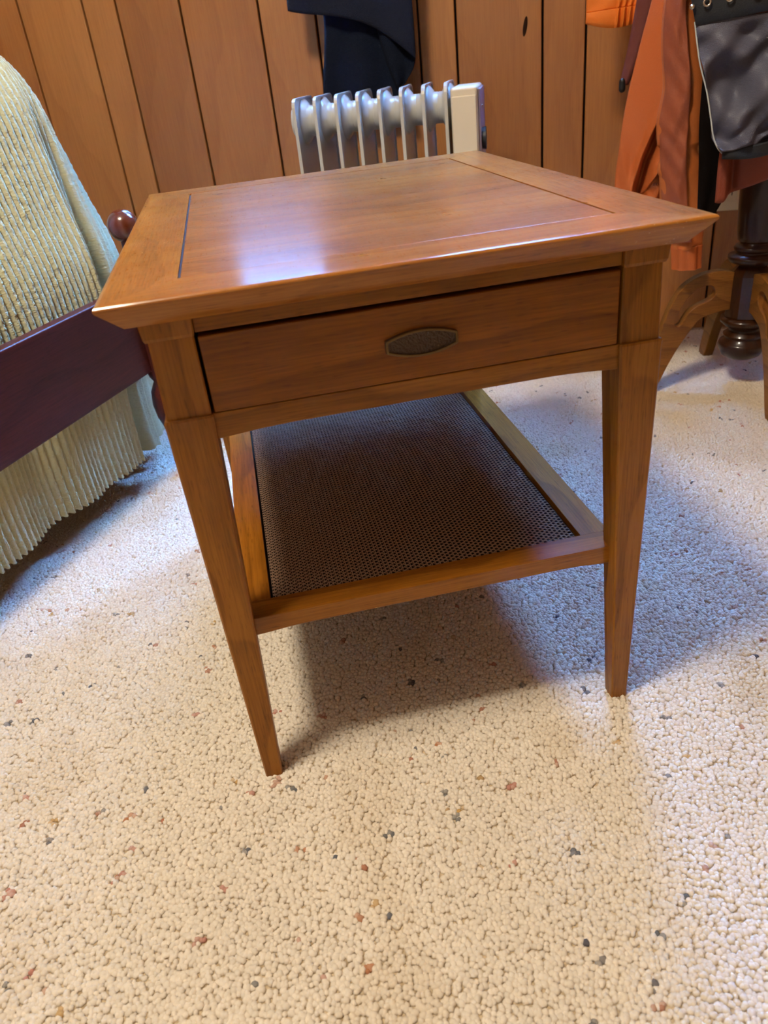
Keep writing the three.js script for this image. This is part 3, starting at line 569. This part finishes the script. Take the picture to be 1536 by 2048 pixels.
  const rows = [[0.53, 1.38, 0.03, 0.06, 0.04], [0.49, 1.0, 0.03, 0.05, 0.035], [0.424, 0.70, 0.03, 0.026, 0.026], [0.430, 0.63, 0.03, 0.031, 0.028], [0.440, 0.57, 0.03, 0.034, 0.028], [0.440, 0.52, 0.03, 0.039, 0.030], [0.441, 0.48, 0.03, 0.036, 0.028], [0.446, 0.43, 0.03, 0.036, 0.028], [0.454, 0.37, 0.03, 0.035, 0.028], [0.466, 0.318, 0.03, 0.029, 0.024], [0.468, 0.30, 0.03, 0.026, 0.022]];
  const sl = mesh('sleeve', tube(rel(rows, r, y).map((q, i) => [q[0], q[1], q[2], rows[i][3], rows[i][4]]), 64, 150, wr), M.rustOrange, t);
  const strip = rows.slice(1, 10);
  mesh('sleeve_panel', sheet(strip.map(([a, b, c, w]) => [a - w * 0.96 - r, b - y, c + 0.012]), strip.map(([a, b, c, w]) => [a + w * 0.18 - r, b - y, c + 0.030]), 36, 120, (u, v) => 0.012 * Math.sin(u * Math.PI * 0.75) + 0.0025 * Math.sin(u * 8 + v * 20) + 0.0015 * Math.sin(v * 55 - u * 9), 0.004), M.rustDark, sl).userData.label = 'darker rust sleeve panel';
  const cr = [[0.468, 0.305, 0.03, 0.0275, 0.023], [0.470, 0.285, 0.03, 0.026, 0.022], [0.472, 0.262, 0.03, 0.0255, 0.021]];
  mesh('cuff', tube(cr.map((q) => [q[0] - r, q[1] - y, q[2], q[3], q[4]]), 60, 14, (a) => 0.08 * Math.sin(a * 7)), M.rust, sl);
}
{ // dark red jacket behind the vest: only its hem shows, beside a dark sheet for the shaded hollow
  const r = 0.52, y = 0.39, t = garment('red_jacket', 'dark red brown jacket hem hanging below the grey mesh vest', 'jacket', r, y, 0.605);
  mesh('lining_and_shade', sheet(rel([[0.50, 1.40, -0.02], [0.475, 1.0, -0.03], [0.462, 0.66, -0.035], [0.462, 0.52, -0.035], [0.468, 0.45, -0.035], [0.475, 0.36, -0.04]], r, y), rel([[0.60, 1.40, -0.02], [0.60, 1.0, -0.03], [0.60, 0.66, -0.03], [0.56, 0.52, -0.03], [0.54, 0.45, -0.03], [0.50, 0.36, -0.035]], r, y), 24, 40, (u) => 0.004 * Math.sin(u * 9), 0.006), M.hollowShade, t);  // dark sheet painting the shaded hollow between the hanging garments
  mesh('body', sheet(rel([[0.54, 1.42, 0], [0.51, 1.0, 0.01], [0.492, 0.60, 0.015], [0.487, 0.47, 0.018], [0.489, 0.405, 0.018]], r, y), rel([[0.68, 1.42, 0], [0.70, 1.0, 0], [0.70, 0.60, 0], [0.69, 0.50, 0], [0.69, 0.458, 0]], r, y), 110, 80, (u, v) => 0.014 * Math.sin(u * Math.PI) + 0.012 * smooth(0.12, 0.06, u) - 0.010 * Math.exp(-Math.pow((u - 0.13) / 0.03, 2)) * v + 0.004 * Math.sin(u * 16 + v * 4) * v, 0.010, (u) => 0.012 * Math.exp(-Math.pow((u - 0.05) / 0.08, 2))), M.red, t);
}
{ // grey mesh vest with black strap, grommets and pale piping
  const r = 0.50, y = 0.47, t = garment('mesh_vest', 'grey mesh vest with black grommet strap hanging at the front of the rack', 'vest', r, y, 0.53);
  const pucker = (u, v) => 0.022 * Math.sin(u * Math.PI) + smooth(0, 0.15, v) * smooth(1, 0.9, v) * (0.010 * Math.sin(u * 9 + v * 7) + 0.008 * Math.sin(u * 15 - v * 13 + 1) + 0.007 * Math.sin(v * 19 + u * 6 + 2) + 0.004 * Math.sin(u * 26 + v * 23));
  const Lp = [[0.424, 0.662, 0], [0.431, 0.63, 0], [0.439, 0.60, 0], [0.455, 0.555, 0], [0.464, 0.515, 0], [0.472, 0.492, 0], [0.483, 0.479, 0]], Rp = [[0.64, 0.665, -0.02], [0.64, 0.63, -0.02], [0.64, 0.60, -0.02], [0.63, 0.555, -0.02], [0.61, 0.515, -0.02], [0.595, 0.500, -0.02], [0.575, 0.487, -0.01]];
  mesh('mesh_panel', sheet(rel(Lp, r, y), rel(Rp, r, y), 110, 110, pucker, 0.006), M.mesh, t);
  const pc = line(rel(Lp.map(([a, b]) => [a - 0.0005, b, 0.001]), r, y)), cv = new THREE.CatmullRomCurve3([0, 0.15, 0.3, 0.45, 0.6, 0.75, 0.9, 1].map((k) => pc(k)));
  mesh('piping', new THREE.TubeGeometry(cv, 60, 0.0012, 8), M.piping, t).userData.label = 'pale grey edge piping';
  mesh('hem_binding', sheet(rel([[0.481, 0.486, 0.004], [0.4815, 0.4715, 0.004]], r, y), rel([[0.582, 0.497, -0.006], [0.578, 0.480, -0.006]], r, y), 60, 8, (u, v) => 0.020 * Math.sin(u * Math.PI) + 0.003, 0.008, (u) => 0.004 * Math.sin(u * Math.PI)), M.strap, t);
  const st = mesh('waist_strap', sheet(rel([[0.402, 0.735, 0.002], [0.412, 0.70, 0.002], [0.4245, 0.657, 0.002]], r, y), rel([[0.64, 0.76, -0.016], [0.64, 0.72, -0.016], [0.64, 0.675, -0.016]], r, y), 60, 16, (u) => 0.020 * Math.sin(u * Math.PI) + 0.004, 0.007), M.strap, t);
  mesh('upper_panel', sheet(rel([[0.44, 1.36, -0.02], [0.41, 1.0, -0.01], [0.404, 0.73, 0]], r, y), rel([[0.60, 1.38, 0], [0.62, 1.0, -0.02], [0.64, 0.75, -0.018]], r, y), 60, 60, (u, v) => 0.020 * Math.sin(u * Math.PI) + 0.006 * Math.sin(u * 8 + v * 9), 0.006), M.mesh, t);
  for (const [a, b, z] of [[0.4355, 0.6845, 0.018], [0.4648, 0.687, 0.0235], [0.50, 0.689, 0.026]]) mesh('grommet', at(new THREE.TorusGeometry(0.0046, 0.0015, 10, 26), a - r, b - y, z), M.steel, st);
  mesh('rivet', at(new THREE.SphereGeometry(0.004, 14, 10), 0.4165 - r, 0.681 - y, 0.012), M.steel, st);
  const bk = mesh('buckle', at(rbox(0.034, 0.05, 0.012, 0.005, 3), 0.545 - r, 0.632 - y, 0.030), M.black, t);
  mesh('buckle_clip', at(rbox(0.018, 0.03, 0.006, 0.003, 2), 0.545 - r, 0.632 - y, 0.037), M.black, bk);
}
{ // navy jacket on the wall above the radiator, hanging from a hook between the windows
  const r = -0.19, y = 0.60, d = 1.05, t = garment('navy_jacket', 'navy blue jacket hanging against the paneled wall above the radiator', 'jacket', r, y, d);
  mesh('body', sheet(rel([[-0.24, 1.56, 0], [-0.28, 1.1, 0], [-0.27, 0.80], [-0.262, 0.755], [-0.268, 0.69], [-0.28, 0.62], [-0.283, 0.56]], r, y), rel([[-0.14, 1.56, 0], [-0.11, 1.1, 0], [-0.115, 0.80], [-0.118, 0.755], [-0.112, 0.69], [-0.098, 0.62], [-0.09, 0.56]], r, y), 60, 80, (u, v) => 0.012 * Math.sin(u * Math.PI) + 0.010 * Math.sin(u * 12 + v * 2) * smooth(0.4, 0.9, v), 0.008), M.navy, t);
  mesh('front_flap', sheet(rel([[-0.25, 1.57, 0.02], [-0.335, 1.1, 0.03], [-0.328, 0.84, 0.03], [-0.330, 0.769, 0.03]], r, y), rel([[-0.13, 1.57, 0.02], [-0.05, 1.1, 0.03], [-0.062, 0.80, 0.03], [-0.063, 0.655, 0.03]], r, y), 90, 80, (u, v) => 0.012 * Math.sin(u * Math.PI) + 0.006 * Math.sin(u * 14 + 1) * smooth(0.3, 1, v), 0.008, (u) => -0.058 * Math.sin(Math.PI * Math.pow(u, 1.35)) * 0.52), M.navyLight, t);
  mesh('side_fold', sheet(rel([[-0.155, 0.80, 0.014], [-0.15, 0.745, 0.014], [-0.132, 0.66, 0.014], [-0.112, 0.60, 0.014]], r, y), rel([[-0.066, 0.80, 0.018], [-0.064, 0.70, 0.018], [-0.068, 0.645, 0.018], [-0.092, 0.61, 0.014]], r, y), 36, 40, (u, v) => 0.008 * Math.sin(u * Math.PI * 2), 0.007), M.navy, t);
  const hk = new THREE.CatmullRomCurve3([V3(0, 1.60 - y, -0.072), V3(0, 1.60 - y, -0.03), V3(0, 1.575 - y, -0.005), V3(0, 1.56 - y, 0.02), V3(0, 1.58 - y, 0.035)]);
  mesh('hanging_loop', new THREE.TubeGeometry(hk, 20, 0.004, 8), M.strap, t);
}
{ // outlet on the wall
  const t = thing('wall_outlet', 'cream wall outlet plate on the paneling behind the coat rack', 'outlet', rw(0.623, 0.278, WALL), -PHI);
  mesh('cover_plate', at(rbox(0.072, 0.116, 0.006, 0.003, 3), 0, 0.058, 0.003), M.cream, t);
  for (const y of [0.036, 0.080]) { const s = mesh('socket', at(rbox(0.034, 0.028, 0.003, 0.0014), 0, y, 0.0065), M.cream, t); for (const x of [-0.006, 0.006]) mesh('slot', at(new THREE.BoxGeometry(0.002, 0.008, 0.0015), x, y + 0.002, 0.0075), M.black, s); }
  mesh('screw', at(new THREE.SphereGeometry(0.003, 12, 8), 0, 0.058, 0.0058), M.steel, t);
}
scene.traverse((o) => { if (o.isMesh) { o.castShadow = true; o.receiveShadow = true; } });
renderer.render(scene, camera);
